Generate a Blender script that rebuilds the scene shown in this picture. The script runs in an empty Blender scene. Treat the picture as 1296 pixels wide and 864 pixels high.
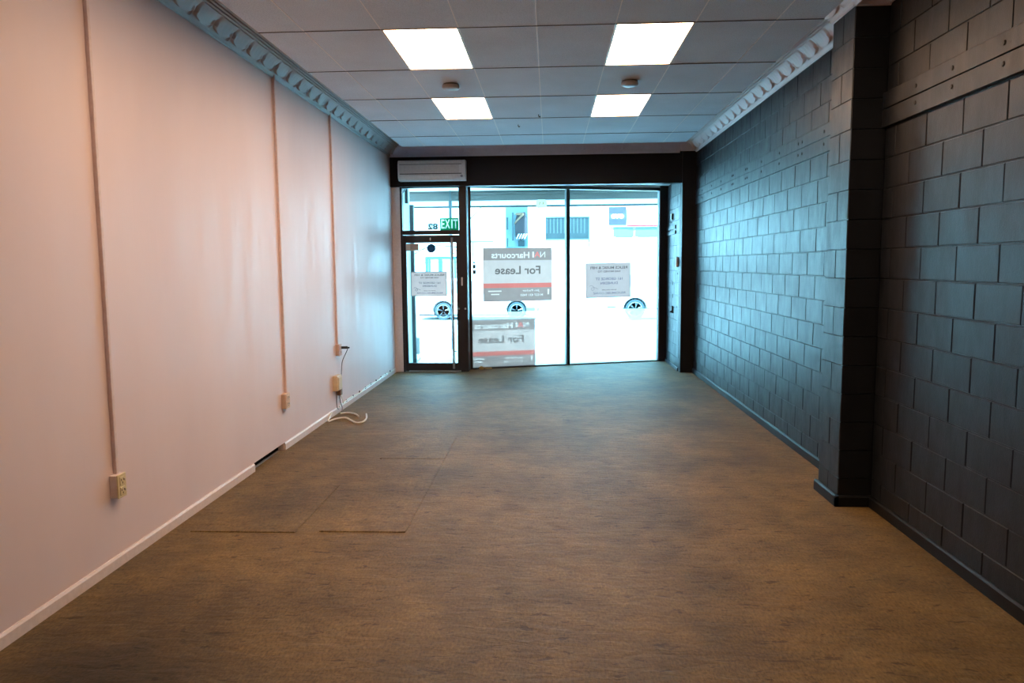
import bpy, bmesh, math, random
from mathutils import Vector, Matrix
random.seed(7)
S = bpy.context.scene
COL = S.collection
PI = math.pi

# ------------------------------------------------------------------ camera, sky, sun, exposure
CAM_H = 1.8046
F_PX, YAW, PITCH, ROLL = 945.85, 0.0508, 0.1025, -0.0087
cy, sy, cp, sp = math.cos(YAW), math.sin(YAW), math.cos(PITCH), math.sin(PITCH)
fwd = Vector((-sy*cp, cy*cp, -sp)); rt = Vector((cy, sy, 0)); up = rt.cross(fwd)
r2 = math.cos(ROLL)*rt + math.sin(ROLL)*up
u2 = -math.sin(ROLL)*rt + math.cos(ROLL)*up
cd = bpy.data.cameras.new('camera'); cam = bpy.data.objects.new('camera', cd); COL.objects.link(cam)
cd.sensor_width = 36; cd.lens = F_PX*36/1296; cd.clip_start = 0.05; cd.clip_end = 400
M = Matrix((r2, u2, -fwd)).transposed().to_4x4(); M.translation = Vector((0, 0, CAM_H))
cam.matrix_world = M
S.camera = cam

W = bpy.data.worlds.new('sky'); S.world = W; W.use_nodes = True
bg = W.node_tree.nodes['Background']
bg.inputs[0].default_value = (0.22, 0.66, 1.0, 1); bg.inputs[1].default_value = 10.0
sd = bpy.data.lights.new('sun', 'SUN'); sun = bpy.data.objects.new('sun', sd); COL.objects.link(sun)
sd.energy = 50; sd.angle = math.radians(2); sd.color = (0.40, 0.80, 1.0)
sun.rotation_euler = Vector((0.45, 0.62, -0.75)).to_track_quat('-Z', 'Y').to_euler()
sun.location = (-8, -10, 14)

LAMP_COL, LAMP_STR = (1.0, 0.62, 0.38), 19.0
S.view_settings.view_transform = 'Standard'; S.view_settings.look = 'None'
S.view_settings.exposure = 0.0; S.view_settings.gamma = 1.0; S.view_settings.use_curve_mapping = False
S.cycles.diffuse_bounces = 6; S.cycles.max_bounces = 14; S.cycles.transparent_max_bounces = 16
S.cycles.sample_clamp_indirect = 6.0
S.cycles.caustics_reflective = False; S.cycles.caustics_refractive = False

# ------------------------------------------------------------------ helpers
def link(o, parent=None):
    COL.objects.link(o)
    if parent is not None: o.parent = parent
    return o

class MB:
    def __init__(s): s.b = bmesh.new()
    def quad(s, *p):
        return s.b.faces.new([s.b.verts.new(q) for q in p])
    def box(s, x0, x1, y0, y1, z0, z1, bev=0.0, seg=1):
        x0, x1 = min(x0, x1), max(x0, x1); y0, y1 = min(y0, y1), max(y0, y1); z0, z1 = min(z0, z1), max(z0, z1)
        n = bmesh.ops.create_cube(s.b, size=1.0)['verts']
        for v in n:
            v.co = Vector((x0+(v.co.x+.5)*(x1-x0), y0+(v.co.y+.5)*(y1-y0), z0+(v.co.z+.5)*(z1-z0)))
        if bev > 0:
            es = list({e for v in n for e in v.link_edges})
            bmesh.ops.bevel(s.b, geom=es, offset=bev, segments=seg, profile=.5, affect='EDGES')
        return s
    def prism(s, pts, axis, a0, a1, bev=0.0, seg=2):
        """polygon pts (2D) pushed along an axis ('x','y','z') from a0 to a1"""
        def P(p, a):
            if axis == 'x': return (a, p[0], p[1])
            if axis == 'y': return (p[0], a, p[1])
            return (p[0], p[1], a)
        A = [s.b.verts.new(P(p, a0)) for p in pts]; B = [s.b.verts.new(P(p, a1)) for p in pts]
        n = len(pts)
        s.b.faces.new(A); s.b.faces.new(B[::-1])
        for i in range(n): s.b.faces.new((A[i], B[i], B[(i+1) % n], A[(i+1) % n]))
        if bev > 0:
            es = list({e for v in A+B for e in v.link_edges})
            bmesh.ops.bevel(s.b, geom=es, offset=bev, segments=seg, profile=.5, affect='EDGES')
        return s
    def lathe(s, prof, c, axis='z', n=24, a0=0.0, a1=2*PI):
        """prof: (radius, height) list round an axis through c"""
        full = abs(a1-a0-2*PI) < 1e-6
        m = n if full else n+1
        R = []
        for r, h in prof:
            row = []
            for i in range(m):
                a = a0+(a1-a0)*i/n; ca, sa = r*math.cos(a), r*math.sin(a)
                p = {'z': (ca, sa, h), 'y': (ca, h, sa), 'x': (h, ca, sa)}[axis]
                row.append(s.b.verts.new((c[0]+p[0], c[1]+p[1], c[2]+p[2])))
            R.append(row)
        for A, B in zip(R, R[1:]):
            for i in range(m if full else m-1):
                j = (i+1) % m
                try: s.b.faces.new((A[i], A[j], B[j], B[i]))
                except ValueError: pass
        for row, (r, h) in ((R[0], prof[0]), (R[-1], prof[-1])):
            if r > 1e-6 and full: s.b.faces.new(row)
        return s
    def tube(s, pts, r, n=8):
        pts = [Vector(p) for p in pts]; rings = []
        prev = None
        for i, p in enumerate(pts):
            t = (pts[min(i+1, len(pts)-1)]-pts[max(i-1, 0)]).normalized()
            if prev is None:
                a = Vector((0, 0, 1)) if abs(t.z) < .9 else Vector((1, 0, 0))
                u = t.cross(a).normalized()
            else:
                u = (prev - t*prev.dot(t)).normalized()
            prev = u; v = t.cross(u)
            rings.append([s.b.verts.new(p+u*r*math.cos(2*PI*k/n)+v*r*math.sin(2*PI*k/n)) for k in range(n)])
        for A, B in zip(rings, rings[1:]):
            for k in range(n): s.b.faces.new((A[k], A[(k+1) % n], B[(k+1) % n], B[k]))
        s.b.faces.new(rings[0][::-1]); s.b.faces.new(rings[-1])
        return s
    def build(s, name, mat, parent=None, smooth=False, fix=True):
        if fix: bmesh.ops.recalc_face_normals(s.b, faces=s.b.faces)
        me = bpy.data.meshes.new(name); s.b.to_mesh(me); s.b.free()
        me.materials.append(mat)
        if smooth:
            me.shade_smooth()
            me.set_sharp_from_angle(angle=math.radians(38))
        return link(bpy.data.objects.new(name, me), parent)

def smooth_path(pts, k=6):
    P = [Vector(p) for p in pts]; out = []
    for i in range(len(P)-1):
        a, b, c, d = P[max(i-1, 0)], P[i], P[i+1], P[min(i+2, len(P)-1)]
        for j in range(k):
            t = j/k
            out.append(.5*((2*b)+(c-a)*t+(2*a-5*b+4*c-d)*t*t+(3*b-a-3*c+d)*t**3))
    out.append(P[-1]); return out

def tag(o, label, cat, group=None):
    o['label'] = label; o['category'] = cat
    if group: o['group'] = group
    return o
def struct(o): o['kind'] = 'structure'; return o
def empty(name, loc=(0, 0, 0), rz=0.0):
    o = bpy.data.objects.new(name, None); o.location = loc; o.rotation_euler = (0, 0, rz)
    o.empty_display_size = .1
    return link(o)
def copy_thing(t, loc):
    r = t.copy(); COL.objects.link(r); r.location = loc
    for c in list(t.children):
        d = c.copy(); COL.objects.link(d); d.parent = r
        for g in list(c.children):
            e = g.copy(); COL.objects.link(e); e.parent = d
    return r

def split_words(me):
    """vertex sets of the words in a flat line of lettering"""
    b = bmesh.new(); b.from_mesh(me); seen = set(); isl = []
    for v in b.verts:
        if v.index in seen: continue
        st = [v]; seen.add(v.index); g = []
        while st:
            q = st.pop(); g.append(q)
            for e in q.link_edges:
                o = e.other_vert(q)
                if o.index not in seen: seen.add(o.index); st.append(o)
        isl.append((min(q.co.x for q in g), max(q.co.x for q in g), {q.index for q in g}))
    b.free(); isl.sort(key=lambda t: t[0]); words = []; end = None
    for a, c, g in isl:
        if end is None or a-end > .19: words.append(set(g)); end = c
        else: words[-1] |= g; end = max(end, c)
    return words
def text(name, s, mat, parent, cx, cz, height, width, y, mirror=False, bold=0.0, sep=None):
    """flat lettering in the parent's x-z plane, centred on (cx, cz), facing -y"""
    cu = bpy.data.curves.new(name+'_font', 'FONT'); cu.body = s; cu.size = 1.0; cu.offset = bold
    cu.fill_mode = 'FRONT'; cu.resolution_u = 3
    o = bpy.data.objects.new(name+'_tmp', cu); COL.objects.link(o)
    dg = bpy.context.evaluated_depsgraph_get()
    me = bpy.data.meshes.new_from_object(o.evaluated_get(dg))
    bpy.data.objects.remove(o); bpy.data.curves.remove(cu)
    words = split_words(me)
    xs = [v.co.x for v in me.vertices]; ys = [v.co.y for v in me.vertices]
    x0, x1, y0, y1 = min(xs), max(xs), min(ys), max(ys)
    sx = width/(x1-x0); sz = height/(y1-y0)
    for v in me.vertices:
        x = (v.co.x-(x0+x1)/2)*sx; z = (v.co.y-(y0+y1)/2)*sz
        v.co = (cx+(-x if mirror else x), y, cz+z)
    out = []
    for keep in words:
        w = me if len(words) == 1 else me.copy()
        if len(words) > 1:
            b = bmesh.new(); b.from_mesh(w); b.verts.ensure_lookup_table()
            bmesh.ops.delete(b, geom=[v for v in b.verts if v.index not in keep], context='VERTS'); b.to_mesh(w); b.free()
        if mirror: w.flip_normals()
        w.materials.clear(); w.materials.append(mat); w.name = name
        out.append(link(bpy.data.objects.new(name, w), parent))
    return out

# ------------------------------------------------------------------ materials
def N(nt, t, **kw):
    n = nt.nodes.new(t)
    for k, v in kw.items(): setattr(n, k, v)
    return n
def base(name, col, rough=.6, metal=0.0, spec=.5, sheen=0.0):
    m = bpy.data.materials.new(name); m.use_nodes = True
    b = m.node_tree.nodes['Principled BSDF']
    b.inputs['Base Color'].default_value = (*col, 1); b.inputs['Roughness'].default_value = rough
    b.inputs['Metallic'].default_value = metal; b.inputs['Specular IOR Level'].default_value = spec
    b.inputs['Sheen Weight'].default_value = sheen
    return m, m.node_tree, b
def ramp(nt, fac, stops):
    r = N(nt, 'ShaderNodeValToRGB'); e = r.color_ramp.elements
    while len(e) < len(stops): e.new(.5)
    for q, (p, c) in zip(e, stops): q.position = p; q.color = (*c, 1)
    nt.links.new(fac, r.inputs[0]); return r.outputs[0]
def noise(nt, scale, detail=4, rough=.55, stretch=(1, 1, 1), coord='Object', distort=0.0, off=(0, 0, 0)):
    tc = N(nt, 'ShaderNodeTexCoord'); mp = N(nt, 'ShaderNodeMapping')
    mp.inputs['Scale'].default_value = stretch; mp.inputs['Location'].default_value = off
    nt.links.new(tc.outputs[coord], mp.inputs[0])
    n = N(nt, 'ShaderNodeTexNoise'); n.inputs['Scale'].default_value = scale
    n.inputs['Detail'].default_value = detail; n.inputs['Roughness'].default_value = rough
    n.inputs['Distortion'].default_value = distort
    nt.links.new(mp.outputs[0], n.inputs['Vector']); return n.outputs['Fac']
def bump(nt, b, h, strength, dist, prev=None):
    n = N(nt, 'ShaderNodeBump'); n.inputs['Strength'].default_value = strength; n.inputs['Distance'].default_value = dist
    nt.links.new(h, n.inputs['Height'])
    if prev: nt.links.new(prev, n.inputs['Normal'])
    nt.links.new(n.outputs[0], b.inputs['Normal']); return n.outputs[0]
def mixc(nt, a, b, f, mode='MULTIPLY'):
    m = N(nt, 'ShaderNodeMix', data_type='RGBA', blend_type=mode)
    for k, v in ((0, f), (6, a), (7, b)):
        if hasattr(v, 'is_output'): nt.links.new(v, m.inputs[k])
        elif k == 0: m.inputs[0].default_value = v
        else: m.inputs[k].default_value = (*v, 1)
    return m.outputs[2]
def plain(name, col, rough=.5, metal=0.0, spec=.5, var=.06, sc=30):
    m, nt, b = base(name, col, rough, metal, spec)
    f = noise(nt, sc, 3)
    c = ramp(nt, f, [(.3, tuple(x*(1-var) for x in col)), (.7, tuple(min(1, x*(1+var)) for x in col))])
    nt.links.new(c, b.inputs['Base Color'])
    return m

def carpet_mat():
    m, nt, b = base('carpet', (.2, .12, .05), .64, 0, .36, .06)
    b.inputs['Sheen Roughness'].default_value = .4
    n1 = noise(nt, .9, 5, .6, (1, .8, 1)); n2 = noise(nt, 6, 5, .65, (.9, .9, 1), distort=.3)
    n3 = noise(nt, 80, 3, .7, (1, .42, 1)); n4 = noise(nt, 2.4, 5, .65, (.8, 1.0, 1), off=(3, 1, 0))
    n5 = noise(nt, 11, 4, .6, (.75, 1.9, 1), distort=.5)
    c = ramp(nt, n1, [(.32, (.094, .062, .020)), (.5, (.158, .104, .034)), (.68, (.202, .136, .045))])
    c = mixc(nt, c, ramp(nt, n4, [(.36, (.70, .70, .72)), (.56, (1.05, 1.04, 1.02))]), .8)
    c = mixc(nt, c, ramp(nt, n2, [(.34, (.72, .71, .70)), (.54, (1, 1, 1)), (.72, (1.14, 1.13, 1.12))]), .75)
    c = mixc(nt, c, ramp(nt, n3, [(.3, (.50, .49, .48)), (.7, (1.42, 1.42, 1.42))]), .9)
    c = mixc(nt, c, ramp(nt, n5, [(.33, (.34, .30, .27)), (.39, (1, 1, 1)), (.68, (1, 1, 1)), (.76, (1.16, 1.15, 1.13))]), .85)
    # ragged worn patches by the left wall and back; dimmer light painted in too
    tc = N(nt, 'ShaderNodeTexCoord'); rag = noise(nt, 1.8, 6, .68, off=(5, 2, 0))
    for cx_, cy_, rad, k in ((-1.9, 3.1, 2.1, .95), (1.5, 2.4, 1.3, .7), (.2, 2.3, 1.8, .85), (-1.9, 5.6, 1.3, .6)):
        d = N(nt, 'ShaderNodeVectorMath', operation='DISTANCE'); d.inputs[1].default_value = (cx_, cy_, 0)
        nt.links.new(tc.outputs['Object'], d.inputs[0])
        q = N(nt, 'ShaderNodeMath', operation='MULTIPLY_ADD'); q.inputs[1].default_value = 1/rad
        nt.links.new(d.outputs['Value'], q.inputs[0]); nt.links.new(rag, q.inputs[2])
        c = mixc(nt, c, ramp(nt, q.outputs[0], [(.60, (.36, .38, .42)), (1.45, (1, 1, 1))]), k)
    nt.links.new(c, b.inputs['Base Color'])
    w = noise(nt, 7, 3, .55, (.75, 2.0, 1), distort=.8)
    p = bump(nt, b, w, .22, .03)
    p = bump(nt, b, n2, .18, .012, p)
    p = bump(nt, b, n5, .3, .008, p)
    bump(nt, b, n3, .25, .004, p)
    return m
def plaster_mat():
    m, nt, b = base('painted_board', (.80, .69, .70), .42, 0, .35)
    f = noise(nt, 1.1, 4, .5, (1, 1, .35)); g = noise(nt, 9, 4, .6, (1, 1, .12)); k = noise(nt, 130, 2)
    c = ramp(nt, f, [(.3, (.78, .665, .68)), (.7, (.85, .735, .75))])
    nt.links.new(c, b.inputs['Base Color'])
    nt.links.new(ramp(nt, g, [(.3, (.40, .40, .40)), (.7, (.60, .60, .60))]), b.inputs['Roughness'])
    p = bump(nt, b, g, .22, .006); bump(nt, b, k, .08, .002, p)
    return m
def block_mat():
    m, nt, b = base('black_block_paint', (.010, .012, .016), .40, 0, .40)
    f = noise(nt, 5, 5, .6); g = noise(nt, 90, 4, .7); h = noise(nt, 12, 3, .6, (1, 1, .4))
    nt.links.new(ramp(nt, f, [(.3, (.007, .0095, .0135)), (.7, (.012, .0155, .022))]), b.inputs['Base Color'])
    nt.links.new(ramp(nt, h, [(.3, (.36, .36, .36)), (.7, (.50, .50, .50))]), b.inputs['Roughness'])
    p = bump(nt, b, h, .2, .006); bump(nt, b, g, .35, .003, p)
    return m
def tile_mat():
    m, nt, b = base('ceiling_tile_board', (.44, .45, .48), .9, 0, .2)
    f = noise(nt, 140, 3, .7); g = noise(nt, 1.6, 3)
    c = ramp(nt, f, [(.32, (.47, .54, .63)), (.5, (.66, .745, .84)), (.72, (.74, .82, .91))])
    c = mixc(nt, c, ramp(nt, g, [(.3, (.9, .9, .9)), (.7, (1.06, 1.06, 1.06))]), .8)
    nt.links.new(c, b.inputs['Base Color']); bump(nt, b, f, .4, .003)
    return m
def lamp_mat():
    m = bpy.data.materials.new('lit_diffuser'); m.use_nodes = True; nt = m.node_tree; nt.nodes.clear()
    o = N(nt, 'ShaderNodeOutputMaterial'); e = N(nt, 'ShaderNodeEmission')
    e.inputs[0].default_value = (*LAMP_COL, 1)
    e.inputs[1].default_value = LAMP_STR
    nt.links.new(e.outputs[0], o.inputs[0]); return m
def glass_mat(name='window_glass', refl=.06, tint=(.95, 1, 1)):
    m = bpy.data.materials.new(name); m.use_nodes = True; nt = m.node_tree; nt.nodes.clear()
    o = N(nt, 'ShaderNodeOutputMaterial'); t = N(nt, 'ShaderNodeBsdfTransparent'); g = N(nt, 'ShaderNodeBsdfGlossy')
    t.inputs[0].default_value = (*tint, 1); g.inputs['Roughness'].default_value = .02
    x = N(nt, 'ShaderNodeMixShader'); x.inputs[0].default_value = refl
    nt.links.new(t.outputs[0], x.inputs[1]); nt.links.new(g.outputs[0], x.inputs[2]); nt.links.new(x.outputs[0], o.inputs[0])
    return m
def sheet_mat(name, col, trans=.5, clear=0.0, rough=.5):
    """thin printed sheet: part diffuse, part light coming through"""
    m = bpy.data.materials.new(name); m.use_nodes = True; nt = m.node_tree; nt.nodes.clear()
    o = N(nt, 'ShaderNodeOutputMaterial'); d = N(nt, 'ShaderNodeBsdfDiffuse'); t = N(nt, 'ShaderNodeBsdfTranslucent')
    f = noise(nt, 6, 3)
    c = ramp(nt, f, [(.3, tuple(v*.95 for v in col)), (.7, tuple(min(1, v*1.05) for v in col))])
    nt.links.new(c, d.inputs[0]); nt.links.new(c, t.inputs[0])
    x = N(nt, 'ShaderNodeMixShader'); x.inputs[0].default_value = trans
    nt.links.new(d.outputs[0], x.inputs[1]); nt.links.new(t.outputs[0], x.inputs[2])
    out = x.outputs[0]
    if clear > 0:
        q = N(nt, 'ShaderNodeBsdfTransparent'); y = N(nt, 'ShaderNodeMixShader'); y.inputs[0].default_value = clear
        nt.links.new(out, y.inputs[1]); nt.links.new(q.outputs[0], y.inputs[2]); out = y.outputs[0]
    nt.links.new(out, o.inputs[0]); return m

CARPET, PLASTER, BLOCK, TILE, LAMP, GLASS = carpet_mat(), plaster_mat(), block_mat(), tile_mat(), lamp_mat(), glass_mat()
BLACK = plain('black_satin_paint', (.0065, .008, .0105), .5, 0, .25)
FRAME = plain('dark_bronze_frame', (.018, .016, .017), .38, .1, .5)
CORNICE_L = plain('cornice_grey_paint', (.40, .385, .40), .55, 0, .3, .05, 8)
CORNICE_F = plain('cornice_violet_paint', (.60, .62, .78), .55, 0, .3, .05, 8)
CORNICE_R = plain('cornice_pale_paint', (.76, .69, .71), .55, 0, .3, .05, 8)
PINKTRIM = plain('pink_white_trim', (.78, .69, .66), .45)
WHITE = plain('white_plastic', (.75, .74, .71), .4)
CREAM = plain('cream_plastic', (.74, .62, .42), .4)
BEIGE = plain('beige_plastic', (.62, .47, .36), .45)
GREYP = plain('grey_plastic', (.34, .34, .36), .5)
STEEL = plain('brushed_steel', (.62, .64, .66), .28, 1.0)
DARK = plain('dark_void', (.008, .008, .008), .9, 0, .1)
BAR = plain('white_grid_bar', (.86, .86, .88), .6)
BRASS = plain('brass', (.62, .44, .16), .35, .8)
BROWN = plain('brown_plastic', (.25, .14, .08), .5)
CABLEW = plain('white_cable', (.78, .76, .66), .5)
RUBBER = plain('black_rubber', (.012, .012, .013), .6)

# ------------------------------------------------------------------ room numbers (metres; z = 0 is the carpet)
XL, XR, ZC = -2.628, 2.37, 3.6138
YB, YF = -3.0, 12.45                 # back of the shop, front header
P0, P1, PX = 5.52, 5.92, 2.13        # block pier on the right wall
FX = 2.15                            # black pier beside the shop window
CH, BL = 0.2103, 0.4225              # block course and block length
W0 = Vector((-1.40, 12.849, 0)); WA = math.atan2(1.077, 3.43); WL = 3.595    # window line
def wpt(s, out=0.0, z=0.0):
    return Vector((W0.x+s*math.cos(WA)-out*math.sin(WA), W0.y+s*math.sin(WA)+out*math.cos(WA), z))

# ---------------------------------------------------------------- floor
m = MB()
c0, c1 = wpt(-.2, .04), wpt(WL+.25, .04)
m.prism([(XL-.2, YB-.2), (XR+.2, YB-.2), (XR+.2, 12.6), (c1.x, c1.y), (c0.x, c0.y), (-1.45, 12.66), (XL-.2, 12.66)], 'z', -.12, 0)
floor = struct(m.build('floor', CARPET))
def seam_patch(x0, x1, y0, y1):
    """a cut piece of carpet laid back a few millimetres proud"""
    m = MB(); m.box(x0, x1, y0, y1, -.02, .007, .004)
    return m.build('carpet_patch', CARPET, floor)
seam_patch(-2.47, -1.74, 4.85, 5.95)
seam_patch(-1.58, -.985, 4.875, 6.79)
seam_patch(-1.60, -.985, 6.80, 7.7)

# ---------------------------------------------------------------- left wall
m = MB()
m.box(XL-.15, XL, YB, 12.66, .07, 4.0)
for a, b in ((YB, 6.36), (7.12, 12.66)): m.box(XL-.15, XL-.001, a, b, 0, .0699)
struct(m.build('wall_left', PLASTER))
m = MB(); m.box(XL-.15, XL-.06, 6.36, 7.12, 0, .0698)
struct(m.build('trim_hollow', DARK))
for i, (a, b) in enumerate(((YB, 6.355), (7.125, 12.50))):
    m = MB(); m.prism([(XL, 0), (XL+.016, 0), (XL+.016, .058), (XL+.007, .072), (XL, .072)], 'y', a, b)
    struct(m.build('baseboard_left' if i == 0 else 'baseboard_left_far', PINKTRIM))
# broken edge of board left in the gap
m = MB(); m.prism([(6.37, 0), (6.42, .012), (6.55, .006), (6.72, .011), (6.9, .005), (7.05, .009), (7.1, 0)], 'x', XL-.05, XL-.03)
tag(m.build('board_offcut', GREYP), 'torn grey splinter of board in the dark gap of the left skirting', 'board')

# ---------------------------------------------------------------- back wall (behind the camera), light painted
m = MB(); m.box(XL-.15, XR+.25, YB-.15, YB, 0, 4.0); struct(m.build('wall_back', PLASTER))

# ---------------------------------------------------------------- block work
def blocks(m, o, a, n, rects, proud=.007, gap=.0035, ch=.004):
    """chamfered block faces: o origin, a along, n out of the wall"""
    o, a, n = Vector(o), Vector(a), Vector(n); z = Vector((0, 0, 1))
    for u0, u1, z0, z1 in rects:
        pr = proud+random.uniform(-.0012, .0012)
        tl = [random.uniform(-.0007, .0007) for _ in range(4)]
        B = [(u0+gap, z0+gap), (u1-gap, z0+gap), (u1-gap, z1-gap), (u0+gap, z1-gap)]
        T = [(u0+gap+ch, z0+gap+ch), (u1-gap-ch, z0+gap+ch), (u1-gap-ch, z1-gap-ch), (u0+gap+ch, z1-gap-ch)]
        vb = [m.b.verts.new(o+a*u+z*w) for u, w in B]
        vt = [m.b.verts.new(o+a*u+z*w+n*(pr+t)) for (u, w), t in zip(T, tl)]
        fl = a.cross(z).dot(n) < 0
        fs = [vt]+[[vb[i], vb[(i+1) % 4], vt[(i+1) % 4], vt[i]] for i in range(4)]
        for f in fs: m.b.faces.new(f[::-1] if fl else f)
def bond(u0, u1, phase, ncourse=19, top=4.0):
    R = []
    for k in range(ncourse):
        z0, z1 = k*CH, min((k+1)*CH, top)
        ph = phase if k % 2 == 0 else phase+BL/2
        i = math.floor((u0-ph)/BL)
        while True:
            a, b = ph+i*BL, ph+(i+1)*BL
            if a >= u1: break
            a, b = max(a, u0), min(b, u1)
            if b-a > .03: R.append((a, b, z0, z1))
            i += 1
    return R
m = MB()
m.box(XR+.007, XR+.25, YB, 12.6, 0, 4.0)
blocks(m, (XR+.007, 0, 0), (0, 1, 0), (-1, 0, 0), bond(YB, P0, 6.625))
blocks(m, (XR+.007, 0, 0), (0, 1, 0), (-1, 0, 0), bond(P1-.02, 12.46, 6.625))
struct(m.build('wall_right', BLOCK, fix=False))
# pier
m = MB()
m.box(PX+.007, XR+.1, P0+.007, P1-.007, 0, 4.0)
R = []
for k in range(19):
    z0, z1 = k*CH, (k+1)*CH
    R += [(P0, (P0+P1)/2, z0, z1), ((P0+P1)/2, P1, z0, z1)] if k % 2 == 0 else [(P0, P1, z0, z1)]
blocks(m, (PX+.007, 0, 0), (0, 1, 0), (-1, 0, 0), R, gap=.002, ch=.003)
blocks(m, (0, P0+.007, 0), (1, 0, 0), (0, -1, 0), [(PX, XR, k*CH, (k+1)*CH) for k in range(19)], gap=.002, ch=.003)
blocks(m, (0, P1-.007, 0), (1, 0, 0), (0, 1, 0), [(PX, XR, k*CH, (k+1)*CH) for k in range(19)], gap=.002, ch=.003)
struct(m.build('wall_pier_right', BLOCK, fix=False))
# skirtings of the block walls
m = MB()
for a, b in ((YB, P0-.03), (P1+.03, 12.42)):
    m.prism([(XR, 0), (XR-.022, 0), (XR-.022, .07), (XR-.012, .082), (XR, .082)], 'y', a, b)
m.prism([(PX, 0), (PX-.026, 0), (PX-.026, .07), (PX-.014, .082), (PX, .082)], 'y', P0-.026, P1+.024)
m.prism([(P0, 0), (P0-.026, 0), (P0-.026, .07), (P0-.014, .082), (P0, .082)], 'x', PX-.026, XR)
struct(m.build('baseboard_right', BLACK))

# ---------------------------------------------------------------- front: header, pier and return beside the window
m = MB()
m.box(XL, FX+.002, YF, YF+.17, 3.10, 4.0)
m.box(XL, -1.38, YF+.04, 12.66, 3.10, 4.0)
struct(m.build('wall_front', BLACK))
m = MB(); m.box(FX+.002, XR+.3, 12.40, 12.56, 0, 4.0, .003)
struct(m.build('wall_front_pier', BLACK))
m = MB()
m.box(FX+.007, XR+.3, 12.56, 14.2, 0, 3.5)
blocks(m, (FX+.007, 0, 0), (0, 1, 0), (-1, 0, 0), bond(12.561, 13.95, 6.625+.12, 15, 3.19), gap=.002, ch=.003)
struct(m.build('wall_return', BLOCK, fix=False))
m = MB(); m.prism([(FX, 0), (FX-.02, 0), (FX-.02, .05), (FX-.01, .06), (FX, .06)], 'y', 12.57, 13.9)
struct(m.build('baseboard_return', BLOCK))
m = MB()
a, b = wpt(WL+.2, .06), wpt(-.1, .06)
m.prism([(-1.38, YF+.16), (FX+.3, YF+.16), (FX+.3, a.y), (b.x, b.y), (-1.38, 12.75)], 'z', 3.20, 3.26)
struct(m.build('ceiling_soffit', WHITE))
m = MB()
m.box(XL-.15, XR+.3, YB, 12.9, 3.98, 4.05)
struct(m.build('ceiling_upper', GREYP))

# ---------------------------------------------------------------- suspended ceiling
TX, TY = -.0915, 5.9139
CX0, CX1, CY0, CY1 = -2.25, 2.055, YB+.02, 11.58
LAMPS = [(-2, 0), (1, 0), (-2, 2), (1, 2), (-2, -2), (1, -2)]
m = MB(); gb = MB()
for i in range(-4, 4):
    for j in range(-8, 5):
        if (i, j) in LAMPS: continue
        x0, x1 = max(TX+.6*i, CX0), min(TX+.6*(i+1), CX1); y0, y1 = max(TY+1.2*j, CY0), min(TY+1.2*(j+1), CY1)
        if x1-x0 < .05 or y1-y0 < .05: continue
        dz = random.uniform(-.0015, .0015)
        m.box(x0+.0042, x1-.0042, y0+.004, y1-.004, ZC+dz, ZC+.014+dz)
ceil = struct(m.build('ceiling', TILE))
for i in range(-3, 4):
    gb.box(TX+.6*i-.009, TX+.6*i+.009, CY0, CY1, ZC+.016, ZC+.045)
    gb.box(TX+.6*i-.004, TX+.6*i+.004, CY0, CY1, ZC-.002, ZC+.02)
gb.box(CX0, CX0+.004, CY0, CY1, ZC+.0, ZC+.045); gb.box(CX1-.004, CX1, CY0, CY1, ZC, ZC+.045); gb.box(CX0, CX1, CY1-.004, CY1, ZC, ZC+.045)
gb.build('grid_bar', BAR, ceil)
gb = MB()
for j in range(-7, 5): gb.box(CX0, CX1, TY+1.2*j-.004, TY+1.2*j+.004, ZC-.005, ZC+.02)
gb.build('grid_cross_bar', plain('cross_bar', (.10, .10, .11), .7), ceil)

# ---------------------------------------------------------------- ornate cornices (height-field mouldings)
def sstep(a, b, x):
    t = max(0, min(1, (x-a)/(b-a))); return t*t*(3-2*t)
def relief(s, v):
    """s along the run in metres, v 0 (wall edge) .. 1 (top): swags of petals hung between spikes"""
    P = .318; u = (s/P) % 1.0 - .5
    h = 0.0
    if v < .03: h += .008
    elif v < .075: h += .013
    elif v < .10: h += .003
    e = min(1.0, abs(u)/.48)
    edge = .15+.17*(1-math.sqrt(max(0, 1-e*e)))
    if v < .51:
        body = sstep(edge-.012, edge+.02, v)*(1-.75*sstep(edge, .50, v))
        h += .030*body*max(0, 1-(abs(u)/.5)**4)
        h += .003*body*math.cos(u*2*PI*5)*sstep(.2, .45, v)
        sp = max(0, 1-abs(abs(u)-.5)/(.09*sstep(.1, .35, v)+.02))*sstep(.10, .15, v)*(1-sstep(.24, .32, v))
        h += .016*sp
        tip = max(0, 1-((abs(u)-.40)**2)/.0035)*max(0, 1-((v-.30)/.06)**2)
        h += .012*tip
    elif v < .53: h += -.004
    elif v < .565: h += .012
    elif v < .595: h += -.002
    elif v < .64: h += .014
    else: h += .003
    return h
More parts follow.
